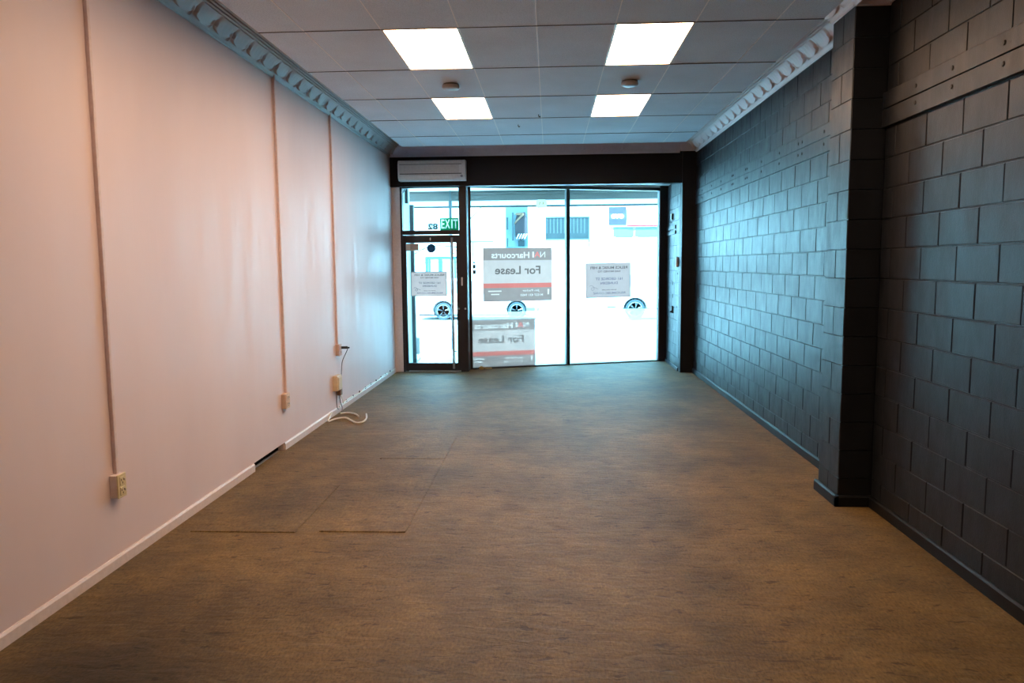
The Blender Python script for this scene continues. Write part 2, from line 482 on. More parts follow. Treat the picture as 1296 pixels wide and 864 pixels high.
def cornice(name, p0, p1, inward, z0, out=.34, rise=.20, mat=CORNICE_L, phase=0.0, plain_run=False):
    p0, p1, w = Vector(p0), Vector(p1), Vector(inward)
    L = (p1-p0).length; d = (p1-p0)/L
    ns = max(2, int(L/.0125)); nv = 64
    prof = []
    for k in range(nv+1):
        v = k/nv; a = v*PI/2
        prof.append((v, out*(.55*v+.45*(1-math.cos(a))), rise*(.55*v+.45*math.sin(a))))
    nrm = Vector((rise, 0, -out)).normalized()
    bm = bmesh.new(); rows = []
    for i in range(ns+1):
        s = L*i/ns; row = []
        for v, o_, r_ in prof:
            h = relief(s+phase, v)
            if plain_run: h = h*.5
            q = p0+d*s+w*(o_+nrm.x*h); row.append(bm.verts.new((q.x, q.y, z0+r_+nrm.z*h)))
        rows.append(row)
    for A, B in zip(rows, rows[1:]):
        for k in range(nv): bm.faces.new((A[k], B[k], B[k+1], A[k+1]))
    # closing back so that the moulding is solid
    tb = [(p0, z0), (p1, z0)]
    back0 = bm.verts.new((p0.x, p0.y, z0+rise+.02)); back1 = bm.verts.new((p1.x, p1.y, z0+rise+.02))
    bm.faces.new((rows[0][nv], rows[-1][nv], back1, back0))
    bm.faces.new((rows[0][0], back0, back1, rows[-1][0]))
    bm.faces.new([r for r in rows[0]]+[back0]); bm.faces.new([r for r in rows[-1][::-1]]+[back1])
    bmesh.ops.recalc_face_normals(bm, faces=bm.faces)
    me = bpy.data.meshes.new(name); bm.to_mesh(me); bm.free(); me.materials.append(mat)
    me.shade_smooth(); me.set_sharp_from_angle(angle=math.radians(50))
    return struct(link(bpy.data.objects.new(name, me)))
ZK = 3.585
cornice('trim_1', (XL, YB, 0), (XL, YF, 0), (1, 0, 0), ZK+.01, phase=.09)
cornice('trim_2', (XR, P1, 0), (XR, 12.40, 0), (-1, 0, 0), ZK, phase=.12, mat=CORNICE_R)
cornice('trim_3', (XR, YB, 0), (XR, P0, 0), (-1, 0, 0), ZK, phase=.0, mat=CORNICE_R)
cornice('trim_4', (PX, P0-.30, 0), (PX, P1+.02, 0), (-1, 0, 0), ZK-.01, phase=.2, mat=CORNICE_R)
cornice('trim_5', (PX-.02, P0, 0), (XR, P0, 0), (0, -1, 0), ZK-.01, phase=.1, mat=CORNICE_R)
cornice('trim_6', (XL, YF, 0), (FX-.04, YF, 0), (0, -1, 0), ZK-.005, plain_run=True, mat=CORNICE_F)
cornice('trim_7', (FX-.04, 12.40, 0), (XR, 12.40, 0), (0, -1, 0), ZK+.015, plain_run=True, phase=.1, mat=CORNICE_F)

# ---------------------------------------------------------------- door and its frame
DY = 12.58
m = MB()
m.box(XL, -2.492, DY-.05, DY+.07, 0, 3.10)
struct(m.build('trim_jamb', PINKTRIM))
door = struct(empty('door_1', (0, DY, 0)))
m = MB()
m.box(-2.494, -2.458, -.04, .07, 0, 3.10)
m.box(-1.507, -1.38, -.04, .12, 0, 3.10)
m.box(-2.46, -1.507, -.03, .06, 2.315, 2.385)
m.box(-2.46, -1.507, -.03, .06, 3.085, 3.12)
m.build('door_frame', FRAME, door)
m = MB(); m.box(-1.382, -1.375, -.0, .30, 0, 3.2); m.box(-1.50, -1.376, .11, .30, 0, 3.2); m.build('corner_post', FRAME, door)
m = MB()
m.box(-2.48, -2.405, -.025, .025, .012, 2.305); m.box(-1.562, -1.509, -.025, .025, .012, 2.305)
m.box(-2.405, -1.562, -.025, .025, .012, .147); m.box(-2.405, -1.562, -.025, .025, 2.18, 2.305)
leaf = m.build('door_leaf', FRAME, door)
m = MB(); m.box(-2.404, -1.563, -.003, .003, .148, 2.179); m.build('door_pane', GLASS, leaf)
m = MB(); m.box(-2.457, -1.508, -.003, .003, 2.386, 3.084); m.build('transom_pane', GLASS, door)
m = MB(); m.box(-2.40, -1.505, -.038, -.030, 2.296, 2.308); m.build('metal_strip', STEEL, door)
m = MB(); m.box(-2.40, -1.508, -.060, .03, .0, .022, .004); m.build('threshold', STEEL, door)
m = MB(); m.tube([(-1.624, -.085, .06), (-1.624, -.085, 2.26)], .019, 12)
for z in (.35, 1.2, 2.0): m.tube([(-1.624, -.085, z), (-1.585, -.02, z)], .009, 8)
m.build('pull_handle', STEEL, leaf, True)
m = MB(); m.box(-1.483, -1.457, -.047, -.038, 1.46, 1.60, .004); m.build('latch_plate', WHITE, door)
for x in (-1.533, -1.421):
    m = MB(); m.lathe([(.0, -.048), (.014, -.048), (.017, -.040), (.017, -.024)], (x, 0, 1.072), 'y', 14); m.build('keyhole', STEEL, door, True)
m = MB(); m.box(-2.005, -1.985, -.034, -.024, 2.22, 2.265, .003); m.build('top_bolt', WHITE, leaf)

# ---------------------------------------------------------------- shop window (set at a slant)
win = struct(empty('window_1', tuple(W0), WA))
m = MB()
m.box(-.03, .055, -.04, .05, 0, 3.17); m.box(3.56, 3.80, -.06, .05, 0, 3.2)
m.box(.05, 3.57, -.04, .05, 3.112, 3.168); m.box(.05, 3.57, -.04, .05, -.01, .022)
m.build('window_frame', FRAME, win)
m = MB(); m.box(-.03, 3.8, -.035, .05, 3.168, 3.205); m.build('head_packing', WHITE, win)
m = MB(); m.box(1.767, 1.833, -.055, .05, .02, 3.115, .006); m.build('mullion', FRAME, win)
m = MB(); m.box(3.545, 3.562, -.05, .03, .02, 3.11); m.build('edge_bead', GREYP, win)
for a, b in ((.055, 1.767), (1.833, 3.56)):
    m = MB(); m.box(a, b, 0, .006, .022, 3.112); m.build('window_pane', GLASS, win)
FILM = sheet_mat('frosted_film', (.95, .98, 1), .95, .6)
for a, b in ((.055, 1.767), (1.833, 3.56)):
    m = MB(); m.quad((a+.001, -.002, .023), (b-.001, -.002, .023), (b-.001, -.002, .985), (a+.001, -.002, .985)); m.build('frosted_film', FILM, win)

def on_window(name, s, out, z):
    return empty(name, tuple(wpt(s, out, z)), WA)

def punched(name, mat, parent, x0, x1, z0, z1, letters, y=0.0):
    """printed sheet with the lettering left out of the ink"""
    want = (x1-x0)*(z1-z0)-sum(p.area for o in letters for p in o.data.polygons)
    rnd = random.Random(3)
    for attempt in range(60):          # the fill can trip over level edges: nudge by hundredths of a millimetre until the area is right
        jit = 0 if attempt == 0 else 1e-5*(1+attempt/10)
        b = bmesh.new(); es = []
        V = [b.verts.new((x, y, z)) for x, z in ((x0, z0), (x1, z0), (x1, z1), (x0, z1))]
        es += [b.edges.new((V[i], V[(i+1) % 4])) for i in range(4)]
        for o in letters:
            lb = bmesh.new(); lb.from_mesh(o.data)
            bmesh.ops.remove_doubles(lb, verts=lb.verts, dist=1e-6)
            mp = {}
            for e in lb.edges:
                if len(e.link_faces) == 1:
                    for v in e.verts:
                        if v not in mp: mp[v] = b.verts.new((v.co.x+rnd.uniform(-jit, jit), y, v.co.z+rnd.uniform(-jit, jit)))
                    es.append(b.edges.new((mp[e.verts[0]], mp[e.verts[1]])))
            lb.free()
        bmesh.ops.triangle_fill(b, use_beauty=False, use_dissolve=False, edges=es, normal=(0, -1, 0))
        got = sum(f.calc_area() for f in b.faces)
        if abs(got-want) < .0004*want: break
        if attempt < 59: b.free()
    me = bpy.data.meshes.new(name); b.to_mesh(me); b.free(); me.materials.append(mat)
    return link(bpy.data.objects.new(name, me), parent)
# signs seen from the back, so mirrored
GS = sheet_mat('lease_sign_grey', (.28, .135, .108), .75); LS = sheet_mat('lease_sign_pale', (.50, .25, .20), .75)
RS = sheet_mat('lease_sign_red', (.58, .095, .07), .75); TW = sheet_mat('lease_text_white', (.66, .36, .29), .8)
TG = sheet_mat('lease_text_grey', (.15, .075, .062), .7); TR = sheet_mat('lease_text_red', (.80, .10, .075), .8)
def lease_sign(s, out, z, w, h, label, tilt=0.0):
    """origin at the sign's lower left seen from the shop"""
    t = on_window('lease_sign', s, out, z); t.rotation_euler.y = tilt
    tag(t, label, 'sign', 'lease signs')
    def sheet(name, mat, z0, z1): m = MB(); m.quad((0, 0, z0*h), (w, 0, z0*h), (w, 0, z1*h), (0, 0, z1*h)); m.build(name, mat, t)
    sheet('red_stripe', RS, .255, .34)
    L = text('lettering', 'N', TW, t, .865*w, .872*h, .105*h, .075*w, 0, True, 0.0)
    L += text('lettering', 'A', TR, t, .785*w, .872*h, .105*h, .085*w, 0, True, 0.0)
    L += text('lettering', 'I', TW, t, .725*w, .872*h, .105*h, .024*w, 0, True, 0.0)
    L += text('lettering', 'Harcourts', TW, t, .395*w, .865*h, .115*h, .55*w, 0, True, .02)
    punched('header_band', GS, t, 0, w, .77*h, h, L)
    punched('sign_panel', LS, t, 0, w, .34*h, .77*h, text('lettering', 'For Lease', TG, t, .50*w, .585*h, .155*h, .66*w, 0, True, .02))
    L = text('lettering', 'Jim Packer', TW, t, .69*w, .195*h, .05*h, .25*w, 0, True, .005)
    L += text('lettering', 'M 027 431 9450', TW, t, .70*w, .115*h, .042*h, .33*w, 0, True, .005)
    m = MB()
    m.b.faces.new([m.b.verts.new((x*w, 0, z*h)) for x, z in ((.935, .12), (.955, .12), (.962, .22), (.935, .22))]); L.append(m.build('emblem', TW, t, fix=False))
    for k, (a, b) in enumerate(((.07, .26), (.11, .23))):
        m = MB(); m.quad((a*w, 0, (.185-.06*k)*h), (b*w, 0, (.185-.06*k)*h), (b*w, 0, (.205-.06*k)*h), (a*w, 0, (.205-.06*k)*h)); L.append(m.build('small_print', TW, t, fix=False))
    punched('footer_band', GS, t, 0, w, 0, .255*h, L)
    return t
lease_sign(.262, -.010, 1.165, 1.245, .93, 'grey and white mirrored For Lease sign with red stripe, above the frosted film')
lease_sign(-.05, .010, .0, 1.25, .86, 'faint For Lease sign standing outside behind the frosted glass')

SP = sheet_mat('moved_sign_sheet', (.39, .19, .16), .75); SPE = sheet_mat('moved_sign_edge', (.40, .42, .42), .4)
SPT = sheet_mat('moved_sign_text', (.085, .042, .036), .7); SPB = sheet_mat('moved_sign_blue_text', (.13, .075, .085), .7)
SP2 = sheet_mat('door_sign_sheet', (.54, .26, .215), .8)
def moved_sign(t, w, h, sheet, label):
    tag(t, label, 'sign', 'moved signs')
    L = []
    m = MB()
    for a in ((0, w, h-.012, h), (0, w, 0, .012), (0, .012, .012, h-.012), (w-.012, w, .012, h-.012)):
        m.box(a[0], a[1], -.0015, -.0005, a[2], a[3])
    m.build('border', SPE, t)
    for s, z, hh, ww, mt in (('RELICS MUSIC & HIFI', .865, .075, .82, SPT), ('HAS MOVED TO', .755, .055, .50, SPT), ('161 GEORGE ST', .545, .075, .60, SPB),
                             ('DUNEDIN', .42, .07, .38, SPB), ('SHOP ON-LINE', .225, .032, .32, SPT), ('RELICSMUSIC.CO.NZ', .135, .06, .72, SPB)):
        L += text('lettering', s, mt, t, .52*w, z*h, hh*h, ww*w, 0, True, .02)
    punched('sign_panel', sheet, t, 0, w, 0, h, L)
    m = MB(); m.tube(smooth_path([(.08*w, -.002, .34*h), (.14*w, -.002, .36*h), (.19*w, -.002, .27*h), (.15*w, -.002, .22*h), (.12*w, -.002, .28*h), (.2*w, -.002, .3*h), (.27*w, -.002, .25*h)]), .003, 5)
    m.build('line_drawing', SPB, t)
    return t
moved_sign(on_window('notice_sign', 2.145, -.006, 1.19), .868, .625, SP, 'grey mirrored moved notice on the right pane of the shop window').rotation_euler.y = -.012
t = empty('notice_sign', (-2.345, DY-.010, 1.283)); moved_sign(t, .615, .415, SP2, 'pinkish mirrored moved notice on the glass of the entrance door')

# EXIT sign, number and stickers on the door
GRN = sheet_mat('exit_green', (.01, .25, .085), .6); EXW = sheet_mat('exit_white', (.80, .75, .65), .7)
t = tag(empty('exit_sign', (-1.822, DY-.034, 2.388)), 'green EXIT sign with white letters at the foot of the pane above the door', 'sign')
L = []
for c_, cx, ww in (('E', .045, .055), ('X', .122, .085), ('I', .197, .022), ('T', .258, .075)):
    L += text('lettering', c_, EXW, t, cx, .10, .15, ww, 0, False, .02)
punched('sign_panel', GRN, t, 0, .305, 0, .195, L)
m = MB()
for q in ((-.004, .309, -.004, 0), (-.004, .309, .195, .199), (-.004, 0, 0, .195), (.305, .309, 0, .195)): m.box(q[0], q[1], -.004, .014, q[2], q[3])
m.build('case_edge', plain('exit_edge', (.05, .20, .16), .5), t)
t = tag(empty('house_number', (-1.95, DY-.008, 2.394)), 'dark mirrored number 82 on the glass beside the EXIT sign', 'number')
m = MB(); m.box(-.092, .092, 0, .002, -.002, .112); m.build('backing', sheet_mat('number_backing', (.40, .55, .58), .8, .35), t)
text('digits', '82', plain('number_black', (.02, .03, .035), .6), t, 0, .055, .098, .165, -.002, True, .03)
NAVY = sheet_mat('navy_sticker', (.035, .12, .22), .3)
m = MB(); m.lathe([(.0, -.004), (.071, -.004), (.074, -.002), (.0, -.002)], (0, 0, 0), 'y', 32)
o = m.build('round_sticker', NAVY); o.location = (-1.985, DY-.004, 2.088)
tag(o, 'round navy blue sticker near the top of the door glass', 'sticker')
t = tag(empty('sensor_box', (-2.408, DY-.04, 2.050)), 'beige rectangular box in the top left corner of the door glass', 'box')
m = MB(); m.box(0, .215, 0, .034, 0, .118, .006); m.build('case', plain('beige_case', (.62, .52, .40), .6), t)
m = MB(); m.box(.075, .205, -.004, .002, .012, .106, .003); m.build('cover', plain('tan_cover', (.44, .33, .27), .6), t)
for k, (z, lab) in enumerate(((1.845, 'small round dark sticker at the left edge of the window glass'), (1.775, 'small square dark sticker just under the round one'), (1.68, 'lower small square dark sticker at the left edge of the window glass'))):
    m = MB()
    if k == 0: m.lathe([(0, -.003), (.018, -.003), (.018, -.001), (0, -.001)], (0, 0, 0), 'y', 18)
    else: m.box(-.026, .026, -.003, -.001, -.034, .034, .0005); m.box(-.015, .015, -.0042, -.0031, -.02, .0)
    o = m.build('window_sticker', plain('sticker_dark', (.04, .06, .07), .6)); o.location = wpt(.11, -.002, z); o.rotation_euler.z = WA
    tag(o, lab, 'sticker')

# small brass latch on the sill
t = tag(empty('brass_catch', tuple(wpt(.21, -.09, 0)), WA), 'small brass catch lying on the carpet at the window corner', 'catch')
m = MB(); m.box(-.055, .02, -.025, .025, 0, .045, .008); m.box(-.03, .0, -.026, .026, .045, .055, .003); m.build('body', BRASS, t)
m = MB(); m.tube([(.02, 0, .022), (.09, .004, .014), (.17, .01, .012)], .009, 8); m.build('tongue', BRASS, t, True)
m = MB(); m.tube([(-.05, 0, .02), (-.10, -.005, .012), (-.16, .0, .009)], .006, 8); m.build('lead', RUBBER, t, True)

# ---------------------------------------------------------------- ceiling lights
def make_light():
    t = empty('ceiling_light')
    m = MB(); w, d = .6, 1.2
    for a in ((0, w, 0, .013), (0, w, d-.013, d), (0, .013, .013, d-.013), (w-.013, w, .013, d-.013)):
        m.box(a[0]+.002*(a[0] == 0), a[1]-.002*(a[1] == w), a[2]+.002*(a[2] == 0), a[3]-.002*(a[3] == d), -.004, .022)
    m.build('frame', plain('bronze_trim', (.36, .30, .24), .4, .3), t)
    m = MB(); m.box(.0132, w-.0132, .0132, d-.0132, .002, .010); m.build('diffuser', LAMP, t)
    m = MB()
    m.box(.02, w-.02, .02, d-.02, .10, .105)
    for a in ((.02, w-.02, .02, .025), (.02, w-.02, d-.025, d-.02), (.02, .025, .025, d-.025), (w-.025, w-.02, .025, d-.025)): m.box(*a, .023, .10)
    m.build('housing', WHITE, t)
    return t
LL = {(-2, 0): 'large lit ceiling panel at the left, nearer the camera', (1, 0): 'large lit ceiling panel at the right, nearer the camera',
      (-2, 2): 'smaller looking lit ceiling panel at the left, nearer the shop window', (1, 2): 'smaller looking lit ceiling panel at the right, nearer the shop window',
      (-2, -2): 'lit ceiling panel over the left of the camera', (1, -2): 'lit ceiling panel over the right of the camera'}
proto = None
for (i, j) in LAMPS:
    loc = (TX+.6*i, TY+1.2*j, ZC)
    if proto is None: proto = make_light(); proto.location = loc; o = proto
    else: o = copy_thing(proto, loc)
    tag(o, LL[(i, j)], 'ceiling light', 'lit ceiling panels')
t0 = empty('smoke_detector', (-.985, 7.70, ZC-.002))
m = MB(); m.lathe([(0, -.052), (.062, -.052), (.08, -.044), (.086, -.03), (.086, -.012)], (0, 0, 0), 'z', 32); m.build('cover', GREYP, t0, True)
m = MB(); m.lathe([(0, -.011), (.078, -.011), (.078, 0), (0, 0)], (0, 0, 0), 'z', 32); m.build('base_plate', plain('detector_base', (.2, .2, .22), .6), t0, True)
tag(t0, 'grey round smoke detector between the two left ceiling lights', 'smoke detector', 'smoke detectors')
t1 = copy_thing(t0, (.805, 7.72, ZC-.002)); tag(t1, 'grey round smoke detector between the two right ceiling lights', 'smoke detector', 'smoke detectors')
for (x, y, lab) in ((-.125, 9.31, 'tiny dark hook in the ceiling grid bar between the far lights'), (-.40, 9.95, 'tiny dark hook in a ceiling tile left of the centre bar')):
    m = MB(); m.tube(smooth_path([(0, 0, 0), (0, 0, -.02), (.012, 0, -.03), (.02, 0, -.02)]), .005, 6)
    o = m.build('ceiling_hook', RUBBER, None, True); o.location = (x, y, ZC); tag(o, lab, 'hook')

# ---------------------------------------------------------------- air conditioner over the door
t = tag(empty('air_conditioner', (-2.455, YF, 3.175)), 'white wall air conditioner on the black header above the door', 'air conditioner')
wA, hA = 1.10, .325
body = [(0, .0), (0, hA), (-.17, hA), (-.205, hA-.02), (-.222, hA-.07), (-.222, .11), (-.205, .04), (-.165, .0)]
m = MB(); m.prism(body, 'x', 0, wA, .006); m.build('body', WHITE, t)
m = MB(); m.box(.03, wA-.10, -.230, -.224, .115, hA-.075, .003); m.build('front_panel', plain('ac_panel', (.66, .64, .61), .4), t)
m = MB(); m.box(.03, wA-.06, -.2235, -.221, hA-.076, hA-.066); m.box(.03, wA-.06, -.2235, -.219, .097, .111); m.build('panel_groove', plain('groove_dark', (.10, .10, .10), .6), t)
m = MB(); m.prism([(-.229, .075), (-.2215, .088), (-.195, .012), (-.203, .006)], 'x', .05, wA-.17); m.build('louvre', plain('ac_louvre', (.80, .80, .78), .3), t)
m = MB(); m.lathe([(0, -.226), (.017, -.226), (.02, -.22), (.02, -.2)], (wA-.06, 0, .062), 'y', 16); m.build('display', GREYP, t, True)

# ---------------------------------------------------------------- left wall: conduits, sockets, cables
def conduit(y, z0, z1, label):
    m = MB(); m.box(XL, XL+.024, y, y+.026, z0, z1, .003)
    return tag(m.build('cable_conduit', plain('conduit_paint', (.76, .63, .61), .5)), label, 'conduit', 'surface cable conduits')
conduit(4.266, .572, 3.62, 'pink painted vertical conduit on the left wall nearest the camera')
conduit(7.19, .560, 3.62, 'pink painted vertical conduit on the left wall, middle of three')
conduit(9.03, .84, 3.62, 'pink painted vertical conduit on the left wall nearest the shopfront')
def socket(y0, y1, z0, z1, d, label, face, side=PINKTRIM):
    t = tag(empty('power_socket', (XL, y0, z0)), label, 'socket', 'power sockets on the left wall')
    w, h = y1-y0, z1-z0
    m = MB(); m.box(0, d-.008, 0, w, 0, h, .003); m.build('back_box', side, t)
    m = MB(); m.box(d-.008, d, -.002, w+.002, -.002, h+.002, .003); fp = m.build('face_plate', face, t)
    for k in (.28, .72):
        m = MB(); m.box(d-.001, d+.004, w*.2, w*.8, h*k-.026, h*k+.026, .003); m.build('outlet', face, fp)
        m = MB()
        for dy, dz in ((-.012, .006), (.012, .006), (0, -.012)): m.box(d+.0035, d+.0046, w*.5+dy-.003, w*.5+dy+.003, h*k+dz-.006, h*k+dz+.006)
        m.build('slot', RUBBER, fp)
        m = MB(); m.box(d+.003, d+.009, w*.72, w*.78, h*k-.006, h*k+.008, .001); m.build('switch', WHITE, fp)
    return t
socket(4.225, 4.311, .432, .572, .052, 'cream double socket on a lilac box at the foot of the nearest conduit', plain('aged_cream', (.72, .64, .40), .4))
socket(7.10, 7.215, .415, .560, .046, 'beige double socket at the foot of the middle conduit', plain('aged_beige', (.76, .58, .42), .4), BEIGE)
socket(9.00, 9.115, .705, .845, .046, 'pinkish beige socket at the foot of the conduit nearest the shopfront', plain('aged_pink', (.66, .44, .36), .5), BEIGE)
m = MB(); m.tube([(0, 0, 0), (.075, .012, .0)], .017, 10); m.tube([(.075, .012, 0), (.10, .016, -.003)], .010, 8)
o = m.build('power_plug', RUBBER, None, True); o.location = (XL+.046, 9.09, .80)
tag(o, 'black plug sticking out of the pinkish beige socket', 'plug')
t = tag(empty('junction_box', (XL, 8.82, .295)), 'cream junction box on the left wall below the pinkish beige socket', 'box')
m = MB(); m.box(0, .065, 0, .19, 0, .185, .01, 2); m.build('case', CREAM, t)
m = MB(); m.box(.063, .074, .02, .17, .02, .165, .006); m.build('lid', CREAM, t)
m = MB(); m.box(.073, .077, .09, .10, .15, .158); m.build('screw', STEEL, t)
m = MB(); m.box(.073, .077, .09, .10, .03, .038); m.build('screw', STEEL, t)
m = MB(); m.box(.0, .05, .0, .08, 0, .10, .006); o = m.build('power_adapter', BROWN); o.location = (XL, 8.99, .215)
tag(o, 'small brown adapter hanging below the cream junction box', 'adapter')
def cable(pts, r, mat, name, label, k=6):
    m = MB(); m.tube(smooth_path(pts, k), r, 6); return tag(m.build(name, mat, None, True), label, 'cable')
GCAB = plain('grey_cable', (.20, .19, .21), .5)
cable([(XL+.13, 9.10, .795), (XL+.10, 9.12, .74), (XL+.035, 9.16, .62), (XL+.025, 9.14, .50), (XL+.03, 9.10, .40), (XL+.02, 9.06, .33)], .005, GCAB, 'power_cable', 'thin grey cable hanging from the black plug down to the adapter')
cable([(XL+.03, 8.87, .29), (XL+.03, 8.87, .15), (XL+.035, 8.88, .08), (XL+.03, 8.95, .055)], .006, GCAB, 'power_cable', 'leftmost grey cable dropping from the junction box')
cable([(XL+.025, 9.02, .215), (XL+.03, 9.03, .13), (XL+.06, 9.0, .07), (XL+.075, 8.93, .03)], .006, GCAB, 'power_cable', 'middle grey cable dropping from the brown adapter')
cable([(XL+.025, 9.05, .215), (XL+.03, 9.12, .15), (XL+.03, 9.16, .09), (XL+.02, 9.24, .085)], .006, CABLEW, 'power_cable', 'pale cable dropping from the adapter to the skirting')
cable([(-2.56, 8.88, .012), (-2.50, 8.93, .012), (-2.44, 8.925, .010), (-2.36, 8.85, .010), (-2.29, 8.72, .010)], .010, CABLEW, 'floor_cable', 'short white cable end lying on the carpet by the skirting')
cable([(XL+.03, 8.65, .07), (-2.585, 8.50, .035), (-2.573, 8.42, .012), (-2.528, 8.572, .011), (-2.427, 8.63, .011), (-2.33, 8.50, .011), (-2.23, 8.36, .011), (-2.165, 8.40, .011), (-2.17, 8.60, .011), (-2.235, 8.86, .011)], .011, CABLEW, 'floor_cable', 'white cable looping over the carpet below the junction box')
pts = [(XL+.022, 9.0, .075)]
yy = 9.2; k = 0
while yy < 12.3:
    pts.append((XL+.020+.006*(k % 2), yy, .085+.012*math.sin(k*1.7))); yy += .28; k += 1
cable(pts, .008, CABLEW, 'skirting_cable', 'thin white cable clipped along the left skirting towards the shopfront')
mm = MB(); mm.box(0, .016, -.008, .008, -.012, .016, .003); clip = mm.build('cable_clip', GCAB)
for i in range(9):
    o = clip if i == 0 else clip.copy()
    if i: COL.objects.link(o)
    o.location = (XL+.012, 9.35+.33*i, .088)
    tag(o, 'small dark clip holding the white cable along the left skirting', 'clip', 'clips along the left skirting')

# ---------------------------------------------------------------- bolted rails on the block wall
def rail(y0, y1, bolts_up, bolts_low, label, d):
    t = tag(empty('wall_rail', (XR, 0, 0)), label, 'rail', 'bolted rails on the block wall')
    m = MB(); m.prism([(0, 2.742), (-d, 2.738), (-d, 2.858), (0, 2.858)], 'y', y0, y1, .002, 1); m.build('board', BLOCK, t)
    m = MB(); m.prism([(0, 2.865), (-d, 2.865), (-d, 2.975), (0, 2.985)], 'y', y0, y1, .002, 1); m.build('board', BLOCK, t)
    for z, L in ((2.917, bolts_up), (2.811, bolts_low)):
        for y in L:
            m = MB(); m.lathe([(0, -d-.006), (.010, -d-.006), (.014, -d-.002), (.014, -d+.004)], (0, y, z), 'x', 10); m.build('bolt', RUBBER, t, True)
    return t
BN = [2.9, 3.6, 4.10, 4.598, 5.036]
BF = [6.69, 7.25, 7.36, 7.947, 8.595, 9.20, 9.28, 9.88, 9.95, 10.57, 11.17, 11.85]
rail(YB, P0-.002, BN, BN, 'black double rail bolted high on the near block wall in front of the pier', .030)
rail(P1+.002, 12.38, BF, BF, 'black double rail bolted high on the far block wall beyond the pier', .012)

# ---------------------------------------------------------------- fittings on the return beside the window
t = tag(empty('alarm_sensor', (FX, 13.30, 2.55)), 'small white sensor high on the block return beside the window', 'sensor')
m = MB(); m.box(-.03, 0, -.05, .05, 0, .115, .004); m.build('case', WHITE, t)
m = MB(); m.box(-.034, -.004, -.056, -.049, .01, .105, .002); m.build('side_cover', RUBBER, t)
t = tag(empty('keypad', (FX, 12.72, 1.74)), 'white oval keypad on the block return beside the window', 'keypad')
m = MB(); m.box(-.04, 0, -.055, .055, 0, .17, .018, 3); m.build('case', WHITE, t, True)
m = MB(); m.box(-.043, -.03, -.04, .04, .03, .14, .005); m.build('key_panel', GREYP, t)
for (y, z, lab) in ((12.72, 1.63, 'dark round hole under the white keypad'), (12.74, 1.07, 'dark round hole low on the block return'), (13.2, 1.46, 'upper dark slot on the block return'), (13.2, 1.24, 'lower dark slot on the block return')):
    m = MB()
    if 'round' in lab: m.lathe([(0, -.006), (.016, -.006), (.018, 0)], (0, 0, 0), 'x', 12)
    else: m.box(-.006, 0, -.02, .02, -.035, .035, .003)
    o = m.build('cover_plate', RUBBER, None, True); o.location = (FX-.0, y, z); tag(o, lab, 'plate')
m = MB(); m.box(-.025, 0, -.02, .02, -.06, .06, .004); m.box(-.05, -.02, -.008, .008, -.05, -.02, .003)
o = m.build('wall_hook', RUBBER); o.location = (FX, 13.15, 1.0); tag(o, 'dark hook low on the block return beside the window', 'hook')
for z, lab in ((2.42, 'upper short black batten on the block return'), (2.33, 'lower short black batten on the block return')):
    m = MB(); m.box(-.02, 0, 12.95, 13.85, -.03, .03, .003); o = m.build('wall_batten', BLOCK); o.location = (FX, 0, z); tag(o, lab, 'batten')

# ================================================================= outside
G0 = -.06
CONC = plain('pavement_concrete', (.74, .74, .72), .8, 0, .3, .08, 3)
ROAD = plain('asphalt', (.60, .60, .60), .85, 0, .3, .08, 3)
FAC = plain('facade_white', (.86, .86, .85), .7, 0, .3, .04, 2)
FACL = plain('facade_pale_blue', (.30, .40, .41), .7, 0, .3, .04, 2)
FGLASS = plain('far_glass', (.022, .03, .032), .25, 0, .5, .15, 3)
LINE = plain('facade_line', (.06, .08, .085), .7)
BLUEF = plain('blue_door_frame', (.012, .05, .085), .5)
m = MB(); m.box(-30, 30, 12.66, 19.5, G0-.2, G0); struct(m.build('pavement', CONC))
m = MB(); m.box(-30, 30, 19.5, 27.6, G0-.32, G0-.02); struct(m.build('road', ROAD))
m = MB(); m.box(-30, 30, 27.6, 32, G0-.2, G0+.02); struct(m.build('pavement_far', CONC))
# our own front outside: recess wall left of the door, verandah
m = MB(); m.box(-3.2, -2.60, 12.67, 14.0, G0, 3.42); struct(m.build('wall_recess', plain('recess_wall', (.62, .70, .70), .6)))
m = MB(); m.box(-2.66, -2.535, 14.0, 14.12, G0, 2.93, .006); struct(m.build('trim_recess', plain('recess_trim', (.02, .07, .08), .4)))
m = MB(); m.box(-2.598, -2.55, 13.55, 13.62, 2.92, 3.38, .004); m.tube([(-2.59, 13.2, 3.05), (-2.57, 13.58, 3.2)], .015, 6)
tag(m.build('roller_bracket', plain('bracket_dark', (.03, .08, .09), .5)), 'dark bracket at the top of the pale recess wall outside the door', 'bracket')
m = MB(); m.box(-2.53, -2.47, 14.02, 14.06, .12, .44, .012); m.tube([(-2.50, 14.0, .14), (-2.46, 13.97, .05), (-2.50, 13.95, -.0)], .012, 6)
tag(m.build('gate_bolt', WHITE), 'white bolt at the foot of the dark trim outside the door', 'bolt')
m = MB(); m.box(-14, 14, 12.70, 16.6, 3.42, 3.50); struct(m.build('verandah_soffit', plain('soffit_white', (.88, .90, .90), .7)))
m = MB(); m.box(-14, 14, 16.6, 16.72, 3.21, 3.55); m.box(-14, 14, 16.56, 16.62, 3.345, 3.372); struct(m.build('verandah_beam', plain('beam_grey', (.13, .11, .095), .7)))
m = MB(); m.box(-14, 14, 16.64, 16.66, 3.095, 3.21); struct(m.build('verandah_valance', sheet_mat('valance_white', (.93, .96, .96), .6)))
m = MB(); m.box(-14, 14, 16.62, 16.68, 3.06, 3.095); struct(m.build('verandah_edge', plain('edge_dark', (.035, .05, .05), .6)))
